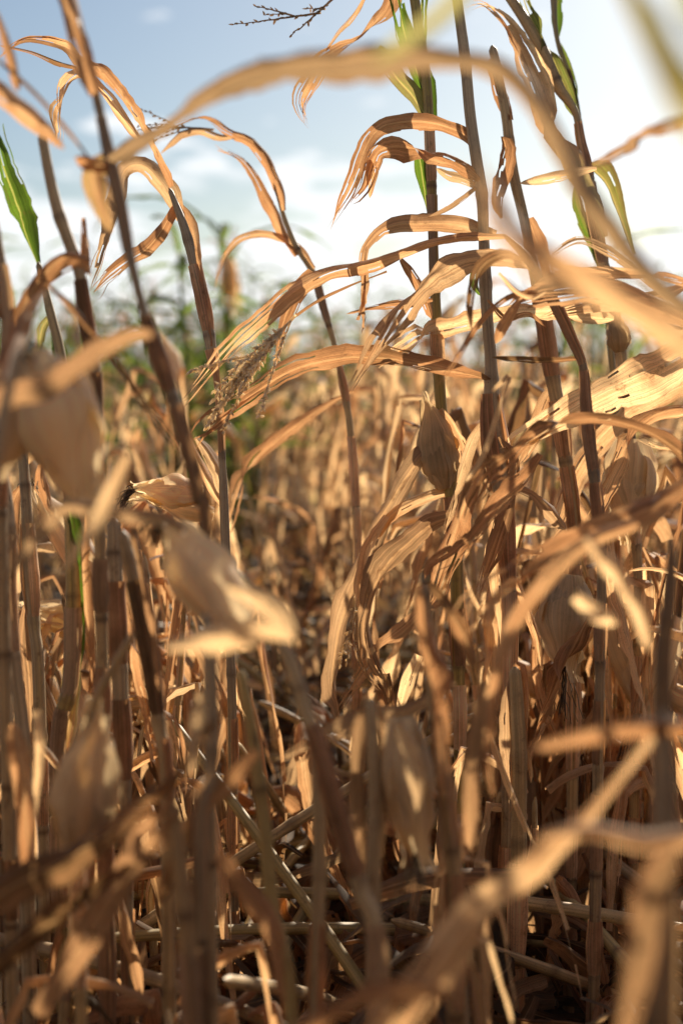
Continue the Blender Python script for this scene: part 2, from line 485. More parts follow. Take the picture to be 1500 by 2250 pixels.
# ------------------------------------------------------------------ the ground
def ground():
    g = Geo(); rs = np.random.default_rng(1)
    xs = np.concatenate([-np.geomspace(1500, 6, 14), np.linspace(-5, 5, 90), np.geomspace(6, 1500, 14)])
    ys = np.concatenate([-np.geomspace(1500, 4, 12), np.linspace(-3, 14, 140), np.geomspace(15, 1500, 16)])
    X, Y = np.meshgrid(xs, ys)
    near = np.exp(-(np.maximum(0, np.hypot(X, Y - 4) - 9) / 4) ** 2)
    Z = near * (0.02 * np.sin(X * 8.4) + rs.normal(0, .006, X.shape)) - 0.02
    idx = np.arange(X.size).reshape(X.shape)
    q = np.stack([idx[:-1, :-1], idx[:-1, 1:], idx[1:, 1:], idx[1:, :-1]], -1).reshape(-1, 4)
    v = np.stack([X, Y, Z], -1).reshape(-1, 3)
    g.add(v, q, v[:, :2], 0.5)
    o = obj('ground', g, soil_mat())
    tag(o, 'dark brown field soil under the dried corn', kind='structure')
ground()

# ------------------------------------------------------------------ traced plants (pixel positions turned into points in space)
HERO = []
seed_counter = [100]
def rng():
    seed_counter[0] += 1
    return np.random.default_rng(seed_counter[0])

def px_curve(pts, d):
    """pts: (x, y, w[, d]) -> world points with width in metres as 4th column"""
    a = []
    for p in pts:
        dd = p[3] if len(p) > 3 else d
        a.append([*P(p[0], p[1], dd), p[2] * dd / FPX])
    return np.array(a)

def leaf_px(root, pts, d, tone=.6, roll=0, twist=0.0, green=0.0, fold=.38, curl=.8, ruffle=.42, tear=1.1, name='leaf', org=None, nx=17, wob=38, tip=True, flip=None):
    rs = rng()
    a = px_curve(pts, d)
    L = np.linalg.norm(np.diff(a[:, :3], axis=0), axis=1).sum()
    n = max(14, int(L / 0.0085))
    c = catmull(a, n)
    s = np.linspace(0, L, n)
    pts3 = c[:, :3].copy()
    Vw = norm(pts3 - CAM)
    pts3 += Vw * (0.012 * noise1(s, 0.12, rs))[:, None]
    T = norm(np.gradient(pts3, axis=0))
    S0 = norm(np.cross(T, Vw)); N0 = np.cross(S0, T)
    ph = R(roll) + R(twist) * s / L + R(wob) * (kink1(s, 0.09, rs) * .7 + noise1(s, 0.16, rs) * .7)
    if L > .16 and flip is not False and (flip or rs.random() < .38):
        fc = rs.uniform(.3, .8); fw = rs.uniform(.025, .06) / L
        ph = ph + rs.choice([-1, 1]) * math.pi * (0.5 + 0.5 * np.tanh((s / L - fc) / fw * 1.6))
    S = S0 * np.cos(ph)[:, None] + N0 * np.sin(ph)[:, None]
    c[:, 3] *= .90 if d > 1.5 else .82
    c[:, 3] *= 1 + 0.16 * kink1(s, 0.06, rs) + 0.08 * noise1(s, 0.02, rs)
    hw = np.maximum(c[:, 3], 0.0012) / 2 / max(0.6, math.cos(R(roll)))
    k = max(2, int(n * 0.10))
    if tip: hw[-k:] *= np.linspace(1, 0.12, k) ** 0.8
    g = Geo()
    gr = np.interp(np.linspace(0, 1, n), np.linspace(0, 1, len(green)), green) if isinstance(green, (list, tuple)) else green
    strip(g, pts3, hw, S, rs, tone, gr, nx, fold, curl, ruffle, tear, tip)
    return obj(name, g, M_LEAF, root, org)

def plant(label, d, stalk=None, leaves=(), ears=(), tassels=(), tone=.5, green=0.0, sheaths=True, gap=0.15,
          ground_end=True, drift=0.0, cat='corn plant', name='corn_plant', sh_tone=None, sh_green=0.0):
    """stalk given from top to bottom"""
    rs = rng()
    a = px_curve(stalk, d)[::-1]
    if ground_end and a[0, 2] > 0.02:
        b = a[0].copy(); b[2] = -0.03; b[0] += drift; b[3] = max(b[3], 0.018)
        m = (a[0] + b) / 2; m[3] = b[3]
        a = np.vstack([b, m, a]) if a[0, 2] > .25 else np.vstack([b, a])
    L = np.linalg.norm(np.diff(a[:, :3], axis=0), axis=1).sum()
    n = max(20, int(L / 0.007))
    c = catmull(a, n)
    org = c[0, :3].copy(); org[2] = 0
    root = empty(name, org)
    tag(root, label, cat)
    g = Geo()
    c[:, 3] *= .86 if d > 1.45 else .74
    s, pos = stalk_geo(g, c[:, :3], np.maximum(c[:, 3], .002) / 2, rs, 10, tone, green, gap)
    obj('stalk', g, M_STALK, root, org)
    if sheaths:
        for i, p in enumerate(pos[:-1]):
            if rs.random() < 0.2: continue
            e = p + (pos[i + 1] - p) * rs.uniform(.5, 1.02)
            i0, i1 = np.searchsorted(s, p), min(n - 1, np.searchsorted(s, e))
            if i1 - i0 < 5: continue
            gs = Geo()
            t0 = sh_tone if sh_tone is not None else rs.uniform(.4, .8)
            sheath_geo(gs, c[i0:i1, :3], np.maximum(c[i0:i1, 3], .003) / 2, rs, t0, sh_green)
            obj('leaf_sheath', gs, M_SHEATH, root, org)
    for lf in leaves:
        lf = dict(lf); pts = lf.pop('p'); dd = lf.pop('d', d)
        leaf_px(root, pts, dd, org=org, **lf)
    for e in ears:
        # (bx,by) base px, (tx,ty) tip px, radius px
        rs2 = rng()
        dd = e.get('d', d)
        B = P(*e['b'], dd); T_ = P(*e['t'], e.get('dt', dd))
        g = Geo()
        tip = ear_geo(g, B, T_ - B, np.linalg.norm(T_ - B), e['r'] * .98 * dd / FPX, rs2, e.get('tone', .9), nl=e.get('nl', 7), bend=e.get('bend', .08), open_=e.get('open', .12))
        eo = obj('ear', g, M_HUSK, root, org)
        if e.get('silk', True):
            g = Geo(); silk_geo(g, tip, T_ - B, rs2, n=e.get('ns', 16) * 2, L=e.get('sl', .05))
            so = bpy.data.objects.new('silk', make_mesh('silk', g.arrays(), M_SILK, org)); COL.objects.link(so); so.parent = eo
    for t in tassels:
        rs2 = rng(); dd = t.get('d', d)
        B = P(*t['b'], dd); T_ = P(*t['t'], t.get('dt', dd))
        g = Geo(); tassel_geo(g, B, T_ - B, np.linalg.norm(T_ - B), rs2, nb=t.get('nb', 6), droop=t.get('droop', .1), dens=t.get('dens', .005), spread=t.get('spread', .4), tone=t.get('tone', .4))
        obj('tassel', g, M_TASSEL, root, org)
    HERO.append(root)
    return root

def lf(p, **k):
    k['p'] = p
    return k

#HERO_START
def heroes():
    # ---- sharp plants -------------------------------------------------------------
    plant('dry corn plant in focus at the left with orange blades arching against the sky', 2.1,
        [(372,412,12),(405,500,24),(432,600,28),(452,690,30),(466,775,28),(476,830,14),(485,920,16),(488,1000,18),(492,1100,24),(498,1250,24),(505,1400,24),(510,1560,24)],
        [lf([(374,412,16),(345,350,36),(310,285,50),(265,210,48),(215,150,42),(160,110,34),(105,90,26),(60,85,22),(25,100,16),(-10,130,8)], tone=.45, roll=15),
         lf([(310,310,20),(240,220,30),(190,172,32),(160,175,36),(140,215,36),(125,260,26),(128,300,16),(110,325,6)], tone=.68, fold=.4),
         lf([(395,480,30),(370,430,50),(330,375,48),(300,362,44),(272,378,46),(262,430,46),(240,520,42),(215,600,32),(205,640,10)], tone=.66, twist=40),
         lf([(385,450,20),(360,500,42),(325,545,42),(285,570,36),(240,605,32),(210,645,10)], tone=.6, roll=-20),
         lf([(388,448,20),(412,490,36),(430,560,38),(450,650,34),(465,760,18)], tone=.5, curl=1.4, tip=False, name='leaf_sheath'),
         lf([(190,150,12),(130,138,12),(70,115,8),(0,100,6)], tone=.25),
         lf([(492,1105,20),(475,1080,32),(440,1020,34),(412,970,28),(395,930,8)], tone=.6, curl=1.3, name='leaf_sheath'),
         lf([(430,960,10),(455,985,34),(478,1030,40),(488,1090,14)], tone=.95)],
        ears=[dict(b=(445,1085), t=(292,1068), r=27, tone=.95, open=.5, sl=.03), dict(b=(470,1130), t=(330,1105), r=18, tone=.9, d=2.2, silk=False)], tone=.5)
    plant('thin corn stem behind the centre gap whose narrow blades hook over to the left', 2.4,
        [(605,400,8),(622,470,12),(650,540,14),(688,600,18),(712,680,18),(735,760,14),(755,850,16),(770,950,18),(780,1080,18),(785,1200,18)],
        [lf([(625,462,12),(615,410,24),(590,350,30),(555,310,30),(510,290,28),(470,268,24),(435,260,16),(400,270,10),(340,290,4)], tone=.5),
         lf([(520,300,10),(480,300,22),(440,285,22),(405,290,22),(375,315,16),(352,338,6)], tone=.7),
         lf([(655,560,14),(620,500,28),(585,440,28),(560,390,26),(530,350,20),(490,330,14),(470,322,5)], tone=.55),
         lf([(690,590,10),(655,548,24),(615,525,24),(575,516,20),(530,525,18),(500,555,14),(480,600,10),(472,640,4)], tone=.55),
         lf([(775,860,8),(745,875,14),(700,900,26),(650,935,36),(600,975,42),(555,1020,46),(520,1080,42),(500,1150,32),(480,1200,10)], tone=.6, d=2.5)],
        tassels=[dict(b=(470,285), t=(292,262), nb=5, droop=.15, dens=.01, spread=.3, tone=.1)], tone=.5)
    plant('tall corn plant right of centre with green sheaths on top', 2.15,
        [(905,-40,26),(925,100,26),(938,200,26),(944,320,24),(948,430,26),(951,520,22),(954,620,26),(960,740,30),(966,860,30),(976,960,28),(988,1060,32),(1000,1200,34),(1004,1320,34),(1008,1500,30),(1010,1620,30)],
        [lf([(943,268,30),(930,200,46),(905,130,48),(885,60,42),(870,-20,30)], green=1, fold=.5, roll=15),
         lf([(944,270,26),(938,200,36),(925,120,32),(922,50,30),(925,-20,30)], green=1, fold=.5),
         lf([(940,475,36),(932,420,38),(925,370,34),(918,330,14)], green=1.1, tear=0),
         lf([(940,262,24),(905,210,46),(870,170,46),(845,130,40),(835,100,30)], tone=.55, green=.5),
         lf([(865,-30,44),(845,25,40),(815,60,20),(785,88,14),(745,105,30),(705,135,46),(680,180,50),(662,220,46),(668,250,22),(682,276,5)], tone=.55),
         lf([(800,-10,10),(775,35,16),(745,70,12),(715,115,5)], tone=.6),
         lf([(965,900,14),(995,950,36),(1010,990,38),(1015,1035,14)], tone=.8),
         lf([(965,985,26),(930,1000,46),(895,1045,52),(860,1100,58),(825,1160,62),(800,1230,66),(775,1300,66),(748,1370,56),(735,1440,50),(730,1500,48),(745,1560,52),(752,1600,34)], tone=.5, curl=1.1, tip=False, twist=30),
         lf([(850,1135,20),(812,1200,34),(797,1280,36),(785,1335,10)], tone=.85, d=2.12),
         lf([(1010,1130,20),(950,1150,46),(900,1190,54),(850,1240,58),(815,1310,52),(798,1380,48),(810,1450,46),(840,1500,42),(858,1540,20)], tone=.25, d=2.1),
         lf([(1005,1075,14),(950,1085,30),(900,1105,36),(860,1130,36),(820,1190,20)], tone=.7),
         lf([(975,1325,14),(930,1345,38),(885,1390,48),(840,1420,44),(800,1470,38),(765,1520,20),(735,1580,5)], tone=.4, twist=50),
         lf([(920,1440,24),(900,1490,38),(885,1540,30),(875,1590,10)], tone=.95),
         lf([(850,1480,30),(855,1530,36),(865,1590,20)], tone=.4)],
        ears=[dict(b=(978,1075), t=(948,880), r=34, tone=.45, silk=False)],
        tassels=[dict(b=(780,1310), t=(760,1458), nb=2, droop=0, dens=.004, spread=.15, tone=.5),
                 dict(b=(745,-15), t=(636,82), nb=0, droop=0, dens=.008, tone=.1), dict(b=(705,28), t=(512,56), nb=0, droop=0, dens=.007, tone=.1),
                 dict(b=(655,38), t=(560,8), nb=1, droop=.05, dens=.007, spread=.15, tone=.1), dict(b=(715,20), t=(672,18), nb=0, droop=0, dens=.003, tone=.3)], tone=.45, green=.62)
    plant('corn plant in sharp focus right of centre carrying the long orange blades that sweep left', 2.05,
        [(1000,-30,26),(1020,120,28),(1032,250,29),(1046,350,30),(1058,430,30),(1062,520,28),(1066,620,32),(1070,700,30),(1078,800,32),(1080,900,44),(1092,1000,50),(1105,1100,44),(1112,1220,36),(1120,1400,34)],
        [lf([(1045,332,14),(1025,300,34),(985,280,42),(935,268,46),(885,268,46),(840,278,42),(810,310,38),(790,360,44),(770,410,40),(745,460,28),(728,505,6)], tone=.5, fold=.35, tear=1.2, flip=False),
         lf([(1055,392,14),(1030,370,36),(990,350,48),(930,330,56),(870,322,50),(830,335,38),(815,370,38),(800,410,34),(768,448,20)], tone=.42, tear=1),
         lf([(815,345,20),(822,370,26),(818,400,18),(812,435,5)], tone=.8),
         lf([(1090,512,14),(1040,500,40),(990,492,54),(930,492,58),(880,492,56),(840,505,36),(808,535,28),(798,560,32),(795,600,36),(793,650,38),(785,700,32),(775,755,5)], tone=.68, twist=-40),
         lf([(1110,520,10),(1030,522,20),(950,535,26),(880,555,36),(800,580,44),(720,600,46),(650,640,50),(590,690,50),(530,745,46),(480,800,30),(440,840,14),(410,870,20),(385,892,5)], tone=.65, fold=.5, d=2.0),
         lf([(690,600,30),(655,640,46),(630,690,38),(615,740,22),(608,800,6)], tone=.6, d=2.03),
         lf([(1180,600,10),(1140,580,36),(1070,568,50),(1000,580,58),(940,620,62),(890,670,66),(845,740,62),(810,790,42),(785,830,24),(757,872,6)], tone=.58, d=1.98, fold=.35, flip=False),
         lf([(1348,700,10),(1320,697,44),(1250,692,54),(1170,690,58),(1090,700,60),(1010,715,64),(940,735,62),(880,765,56),(825,800,40)], tone=.78, d=2.12),
         lf([(1076,835,10),(1040,825,34),(970,812,48),(890,795,54),(810,785,58),(730,790,60),(650,810,60),(580,845,62),(520,880,60),(465,920,52),(430,950,34),(405,975,8)], tone=.42, fold=.3, flip=False),
         lf([(880,570,12),(895,590,24),(915,620,28),(935,660,26),(948,700,16)], tone=.5),
         lf([(1048,412,10),(1020,395,24),(985,385,22),(958,370,8)], tone=.75),
         lf([(1045,412,8),(1010,440,14),(980,460,14),(940,478,6)], tone=.5),
         lf([(850,598,5),(770,628,7),(700,660,8),(640,700,8)], tone=.2, tear=0),
         lf([(1190,1000,20),(1150,1060,46),(1100,1110,52),(1050,1170,56),(1000,1220,54),(960,1250,48),(938,1278,14)], tone=.5, d=1.85, roll=20),
         lf([(1065,1000,20),(1040,1060,42),(1010,1130,58),(985,1200,70),(960,1290,50),(950,1330,20)], tone=.48, d=1.97),
         lf([(1100,1075,20),(1140,1072,30),(1175,1085,40),(1210,1120,42),(1245,1165,20)], tone=.55),
         lf([(950,660,10),(890,665,22),(830,670,20),(790,680,10),(760,690,4)], tone=.6),
         lf([(1085,900,10),(1040,960,34),(1010,1040,40),(985,1120,26),(970,1180,8)], tone=.75),
         lf([(1095,960,10),(1130,1010,34),(1120,1090,40),(1090,1180,44),(1060,1260,30),(1040,1320,8)], tone=.3, d=2.0),
         lf([(1100,1150,10),(1075,1200,28),(1080,1290,34),(1095,1380,20),(1100,1450,6)], tone=.85),
         lf([(1108,1240,10),(1140,1290,24),(1175,1380,28),(1190,1470,8)], tone=.6),
         lf([(1070,660,6),(1110,700,18),(1160,690,14),(1200,720,4)], tone=.4, d=2.0),
         lf([(1075,560,8),(1050,580,26),(1040,620,24),(1056,650,8)], green=1.2, d=2.12)],
        tassels=[dict(b=(650,692), t=(452,905), nb=15, droop=.12, dens=.0017, spread=.19, tone=.8, d=2.0)], tone=.5)
    plant('brown corn stem leaning to the right with a sagging sheath, right of the arched blades', 2.2,
        [(1080,100,22),(1095,170,24),(1112,260,26),(1125,370,28),(1150,480,26),(1165,560,26),(1185,650,34),(1200,740,38),(1215,840,36),(1230,920,38),(1240,1000,34),(1255,1100,30),(1262,1200,30),(1262,1400,30)],
        [lf([(1222,845,20),(1200,880,40),(1185,920,50),(1165,970,46),(1150,1015,16)], tone=.6),
         lf([(1118,264,26),(1105,225,46),(1090,180,42),(1075,130,30)], tone=.4, curl=1.5),
         lf([(1310,370,10),(1270,378,30),(1220,388,32),(1170,398,24),(1140,403,5)], tone=.85, d=2.0),
         lf([(1160,480,20),(1180,540,40),(1200,600,30),(1205,640,8)], tone=.6),
         lf([(1300,1330,20),(1270,1400,46),(1240,1460,48),(1215,1520,46),(1180,1590,44),(1165,1640,44),(1148,1685,12)], tone=.35, d=1.95, twist=60),
         lf([(1275,1340,6),(1273,1380,24),(1260,1430,8)], tone=1, d=2.0),
         lf([(1180,1370,20),(1172,1450,28),(1190,1540,32),(1215,1600,22),(1240,1650,8)], tone=.45),
         lf([(1100,480,10),(1085,440,30),(1100,370,50),(1110,320,40),(1100,300,10)], tone=.35, d=2.15)],
        ears=[dict(b=(1250,1262), t=(1225,1470), r=48, tone=.6, d=2.02, ns=8, open=.4)], tone=.45)
    plant('slender corn stem at the right bearing a broad pale blade arched at its top', 2.25,
        [(1080,-60,20),(1150,40,28),(1195,120,32),(1225,190,30),(1262,245,18),(1275,310,20),(1290,380,26),(1305,480,26),(1325,580,26),(1345,680,28),(1362,760,24),(1370,830,26),(1380,920,26),(1386,990,24),(1390,1100,24),(1400,1250,24),(1400,1400,24)],
        [lf([(1330,520,14),(1300,440,38),(1262,370,60),(1225,290,68),(1190,210,66),(1160,140,54),(1130,80,40),(1100,40,30),(1060,15,20),(1030,20,8)], tone=.75, d=2.2, green=[.5,.3,0,0]),
         lf([(1268,248,20),(1240,190,42),(1205,110,46),(1165,40,42),(1130,-20,34)], tone=.35, green=.6),
         lf([(1390,560,8),(1340,420,40),(1310,380,50),(1290,360,10)], tone=.4, green=.5, d=2.3),
         lf([(1320,590,14),(1300,520,34),(1275,450,40),(1265,400,10)], tone=.4, green=.7, d=2.3)],
        ears=[dict(b=(1362,775), t=(1355,690), r=22, tone=.2, silk=False, nl=4), dict(b=(1386,965), t=(1378,1190), r=42, tone=.7, silk=False, bend=.03)], tone=.35)
    plant('thin dark corn stem with a narrow green sheath rising at the top right', 2.35,
        [(1214,-30,20),(1222,80,12),(1250,170,14),(1268,250,14),(1285,340,14),(1302,430,14),(1318,520,14),(1330,640,14),(1340,760,16),(1350,900,18),(1352,1100,20)],
        [lf([(1222,80,10),(1219,40,26),(1216,-10,26),(1212,-40,20)], green=1.1, fold=.6),
         lf([(1268,250,12),(1255,180,24),(1240,130,20),(1222,85,8)], tone=.3, green=.7)], tone=.3, green=.5)
    plant('grey brown corn stem snapped at a knee, its bent top carrying ragged blurred scraps', 1.88,
        [(1105,515,10),(1150,560,20),(1190,620,20),(1225,680,22),(1258,750,22),(1280,805,20),(1286,880,26),(1291,950,30),(1302,1030,28),(1312,1110,26),(1318,1200,24),(1320,1300,24)],
        [lf([(1278,788,8),(1230,792,18),(1170,795,22),(1110,790,14),(1080,785,4)], tone=.28),
         lf([(1150,575,10),(1110,560,30),(1070,575,32),(1045,610,26),(1032,670,20),(1035,725,5)], tone=.3, d=1.72),
         lf([(1150,650,10),(1130,680,26),(1100,730,24),(1088,755,8)], tone=.6, d=1.85),
         lf([(1180,640,8),(1120,650,16),(1060,700,14),(1000,790,14),(960,850,8)], tone=.4, d=1.8),
         lf([(1080,860,10),(1120,830,14),(1060,1000,20),(1020,1060,8)], tone=.8, d=1.7),
         lf([(1095,600,8),(1130,640,12),(1170,655,14),(1200,640,8)], tone=.8, d=1.75)], tone=.3)
    plant('corn plant just outside the right edge sending broad bright straw blades into the picture', 1.95,
        [(1580,500,30),(1585,800,34),(1590,1200,36),(1595,1600,38)],
        [lf([(1570,750,90),(1500,785,112),(1420,828,114),(1340,862,104),(1260,905,94),(1190,950,84),(1140,985,60),(1105,1005,16)], tone=.9, d=2.02, fold=.15, ruffle=.4, tear=2, flip=False),
         lf([(1560,1050,30),(1480,985,36),(1420,950,40),(1360,930,42),(1300,922,38),(1240,930,36),(1180,950,42),(1120,990,48),(1060,1040,58),(1022,1110,40),(1012,1170,14)], tone=.25, d=1.72),
         lf([(1560,830,50),(1500,850,62),(1440,880,62),(1380,915,52),(1320,975,58),(1270,1045,62),(1240,1120,50),(1215,1190,16)], tone=.8, d=2.2),
         lf([(1570,760,16),(1500,690,18),(1430,625,24),(1370,575,26),(1320,545,30),(1270,530,26),(1220,555,14),(1190,578,6)], tone=.3, d=1.88),
         lf([(1580,740,30),(1510,710,42),(1440,680,52),(1360,650,62),(1290,640,64),(1220,645,60),(1160,660,40),(1115,685,12)], tone=.55, d=1.8, roll=20),
         lf([(1560,640,20),(1480,615,26),(1400,605,32),(1330,600,36),(1260,600,40),(1200,610,30),(1150,640,8)], tone=.55, d=1.85),
         lf([(1560,600,14),(1480,640,26),(1400,655,36),(1330,630,40),(1260,600,30),(1200,590,10)], tone=.35, d=1.95),
         lf([(1570,700,20),(1490,720,34),(1420,690,44),(1340,668,40),(1260,680,26),(1190,700,8)], tone=.8, d=2.1),
         lf([(1570,900,30),(1480,900,40),(1420,925,44),(1370,990,50),(1330,1070,40),(1300,1150,14)], tone=.7, d=2.05),
         lf([(1560,1300,20),(1480,1260,16),(1420,1250,12),(1380,1255,5)], tone=.9, d=2.0),
         lf([(1580,1200,20),(1500,1010,16),(1440,980,10),(1400,960,5)], tone=.9)])
    # ---- a little in front of the focus --------------------------------------------
    plant('blurred corn plant at the right whose drooping blades cross the lower right in warm light', 1.32,
        [(1475,1180,20),(1470,1300,36),(1455,1450,44),(1455,1620,48),(1450,1900,52)],
        [lf([(1560,1040,50,1.5),(1460,1100,72,1.48),(1380,1140,78,1.45),(1290,1180,82,1.45),(1200,1230,86,1.45),(1130,1290,82,1.42),(1070,1350,72,1.4),(1025,1400,40,1.4)], tone=.5, fold=.4),
         lf([(1400,1150,40),(1300,1190,50),(1210,1270,50),(1150,1350,50),(1110,1430,50),(1090,1530,46),(1082,1640,42),(1088,1750,30)], tone=.55, d=1.25),
         lf([(1290,1180,20),(1340,1230,62),(1380,1290,66),(1410,1360,58),(1425,1430,20)], tone=1, d=1.12),
         lf([(1265,1310,30),(1310,1345,62),(1355,1370,30)], tone=1, d=1.15)], tone=.15, sh_tone=.15)
    plant('corn stub bent over at its tip standing in the lower right litter', 1.95,
        [(1130,1465,30),(1135,1560,38),(1140,1700,40)],
        [lf([(1128,1475,18),(1140,1462,26),(1150,1500,22),(1158,1600,22),(1165,1720,14)], tone=.65, curl=1.4),
         lf([(1125,1480,10),(1118,1560,40),(1122,1680,40),(1130,1800,20)], tone=.6, curl=1.5)], tone=.6)
    plant('blurred forked corn stub in the lower middle with one side bent down to the right', 1.45,
        [(930,1285,30),(942,1400,44),(960,1600,46),(985,1800,48),(1000,2000,50)],
        [lf([(938,1285,30),(985,1340,46),(1020,1400,48),(1045,1460,26)], tone=.3, curl=1.3),
         lf([(920,1290,20),(935,1400,60),(950,1550,66),(975,1750,50)], tone=.5, curl=1.5, d=1.33),
         lf([(1060,1500,30),(1040,1620,50),(1030,1750,50),(1035,1900,40)], tone=.4)], tone=.4)
    plant('blurred corn plant bottom centre with a grey hanging ear edged by one bright husk', 1.42,
        [(812,1535,30),(820,1640,40),(825,1780,44),(820,1950,46)],
        [lf([(805,1535,24),(790,1640,50),(795,1780,60),(800,1950,50)], tone=.3, curl=1.2),
         lf([(830,1540,24),(850,1640,50),(840,1780,50),(830,1900,30)], tone=.4, curl=1.2),
         lf([(872,1590,20),(905,1660,52),(920,1730,38),(916,1785,8)], tone=1.05, d=1.32),
         lf([(1000,1500,20),(900,1560,50),(780,1600,70),(680,1650,60),(600,1690,30)], tone=.4, d=1.5)],
        ears=[dict(b=(885,1575), t=(912,1890), r=44, tone=.85, ns=8, open=.4)], tone=.4)
    plant('leaning blurred foreground corn stem that holds a pale papery ear with black silk', 1.28,
        [(600,1385,34),(640,1460,44),(670,1560,46),(700,1640,48),(740,1780,50),(790,1950,52),(830,2100,54)],
        [lf([(365,1420,30),(440,1405,76),(530,1395,84),(600,1390,60),(650,1410,20)], tone=.9, d=1.05, fold=.1),
         lf([(500,1290,20),(560,1310,62),(610,1350,64),(635,1410,40)], tone=.95, d=1.08),
         lf([(400,1170,30),(360,1140,44),(300,1135,50),(220,1122,46),(150,1112,42),(100,1150,62),(50,1200,76),(-30,1275,84)], tone=.45, d=1.18, roll=15),
         lf([(285,1000,30),(255,1060,50),(220,1125,46),(180,1190,34),(130,1260,10)], tone=.95, d=1.08)],
        ears=[dict(b=(530,1385), t=(372,1150), r=60, tone=1.0, dt=1.35, d=1.28, ns=30, sl=.045)], tone=.7)
    plant('grey blurred upright corn stem directly under the papery foreground ear', 1.25,
        [(452,1345,30),(462,1450,44),(466,1600,44),(462,1720,42),(440,1850,40)], [], tone=.45, sh_tone=.4)
    plant('blurred leaning stem at the left whose long blade arches across the whole top', 1.38,
        [(120,-60,30),(155,30,34),(188,120,34),(210,200,30),(225,270,26),(245,360,32),(265,450,34),(285,560,32),(310,660,28),(335,740,40),(365,830,42),(395,920,36),(420,1010,34),(440,1100,32),(455,1200,32)],
        [lf([(235,350,60,1.36),(300,312,44,1.25),(380,262,36,1.15),(430,222,50,1.1),(500,172,66,1.05),(600,142,70,1.0),(720,126,84,.97),(850,112,98,.95),(980,116,86,.93),(1100,136,80,.92),(1180,210,72,.9),(1250,330,68,.9),(1320,450,80,.88),(1400,560,70,.88),(1500,655,60,.88),(1620,740,30,.88)], tone=.12, flip=False, fold=.7, roll=25, wob=14, tip=False, tear=.2, nx=9),
         lf([(210,205,30),(175,110,70),(145,20,84),(120,-60,90)], tone=.55, d=1.36, curl=1.4),
         lf([(240,350,60),(205,380,74),(215,440,56),(245,510,20)], tone=.5, green=.3),
         lf([(240,360,30),(190,350,50),(165,345,20)], tone=.4),
         lf([(335,735,20),(285,745,60),(230,775,78),(170,820,84),(100,860,92),(30,872,92),(-50,905,92)], tone=.5, d=1.12, roll=-10)], tone=.3, sh_tone=.35)
    plant('corn plant off the upper left corner with a drooping blurred orange blade end', 1.36,
        [(-60,100,30),(-50,400,34),(-45,800,36),(-40,1300,38)],
        [lf([(-60,150,60),(10,205,72),(65,245,64),(110,290,44),(142,328,10)], tone=.5, roll=10),
         lf([(-30,110,10),(40,170,14),(90,220,14),(150,290,16),(205,360,10)], tone=.2, tear=0),
         lf([(-20,0,20),(5,60,26),(25,130,28),(40,200,24)], tone=.5)])
    plant('blurred plant at the left edge with two large pale ears and black silk', 1.08,
        [(40,765,20),(22,850,30),(-10,1000,34),(-50,1300,36),(-90,1600,38)],
        [lf([(100,640,8,1.3),(60,690,50,1.25),(30,760,60,1.2),(10,830,50,1.15)], tone=.6)],
        ears=[dict(b=(72,775), t=(212,1110), r=74, tone=.95, silk=False, bend=.03, d=1.3), dict(b=(-25,1050), t=(30,775), r=50, tone=.8, ns=34, sl=.05, d=1.3)], tone=.5)
    plant('corn stem at the left with an orange blade folding down from a torn stub', 1.62,
        [(92,290,26),(110,390,28),(130,470,32),(155,540,32),(175,600,30),(190,700,34),(205,800,34),(212,900,32),(215,1000,32),(220,1200,32)],
        [lf([(200,575,30),(150,562,52),(100,600,58),(60,660,54),(30,720,52),(10,780,46),(-20,870,40)], tone=.48, d=1.55, tear=1),
         lf([(195,600,50),(190,540,44),(188,500,34),(186,478,24)], tone=.55, curl=1.4, tip=False),
         lf([(100,625,14),(150,672,26),(200,735,24),(280,840,28),(340,930,32),(405,1010,26)], tone=.3, d=1.4, curl=1.5)], tone=.4, sh_tone=.45)
    plant('half green corn plant at the left edge whose dark green blade stands against the sky', 2.3,
        [(84,575,14),(100,640,20),(115,700,24),(130,760,26),(140,830,26),(150,1000,24),(155,1200,24)],
        [lf([(82,582,10),(62,530,36),(38,450,48),(12,380,48),(-12,310,42),(-30,250,30)], green=1.2, fold=.7, curl=1.2, roll=35, tear=.2),
         lf([(142,890,34),(132,820,40),(120,750,26),(115,700,12)], green=.9, curl=1.3),
         lf([(155,880,20),(148,830,34),(138,770,20),(130,730,6)], green=1.1),
         lf([(115,690,10),(95,718,32),(88,750,24),(86,780,6)], tone=.5, green=.5)], tone=.5, green=.4)
    plant('reddish corn stem cut by the left edge above the brown ears', 1.55,
        [(-20,440,22),(0,560,26),(14,640,28),(18,720,28),(10,800,28),(0,1000,30)], [lf([(10,700,10),(-5,660,40),(-10,600,40),(-20,540,20)], tone=.4)], tone=.4)
    plant('upright corn stem near the lower left edge with dark rings at its joints', 1.72,
        [(5,1020,26),(18,1150,38),(18,1280,34),(25,1380,34),(38,1500,34),(48,1580,36),(55,1700,40)],
        [lf([(30,1590,20),(38,1630,60),(50,1720,66),(60,1830,62),(75,1950,40)], tone=.5, d=1.4, curl=1.2),
         lf([(80,1560,30),(88,1640,36),(80,1740,32),(72,1830,14)], tone=.9, d=1.42),
         lf([(-10,1250,20),(5,1350,50),(0,1500,50),(-10,1650,30)], tone=.4)], tone=.45)
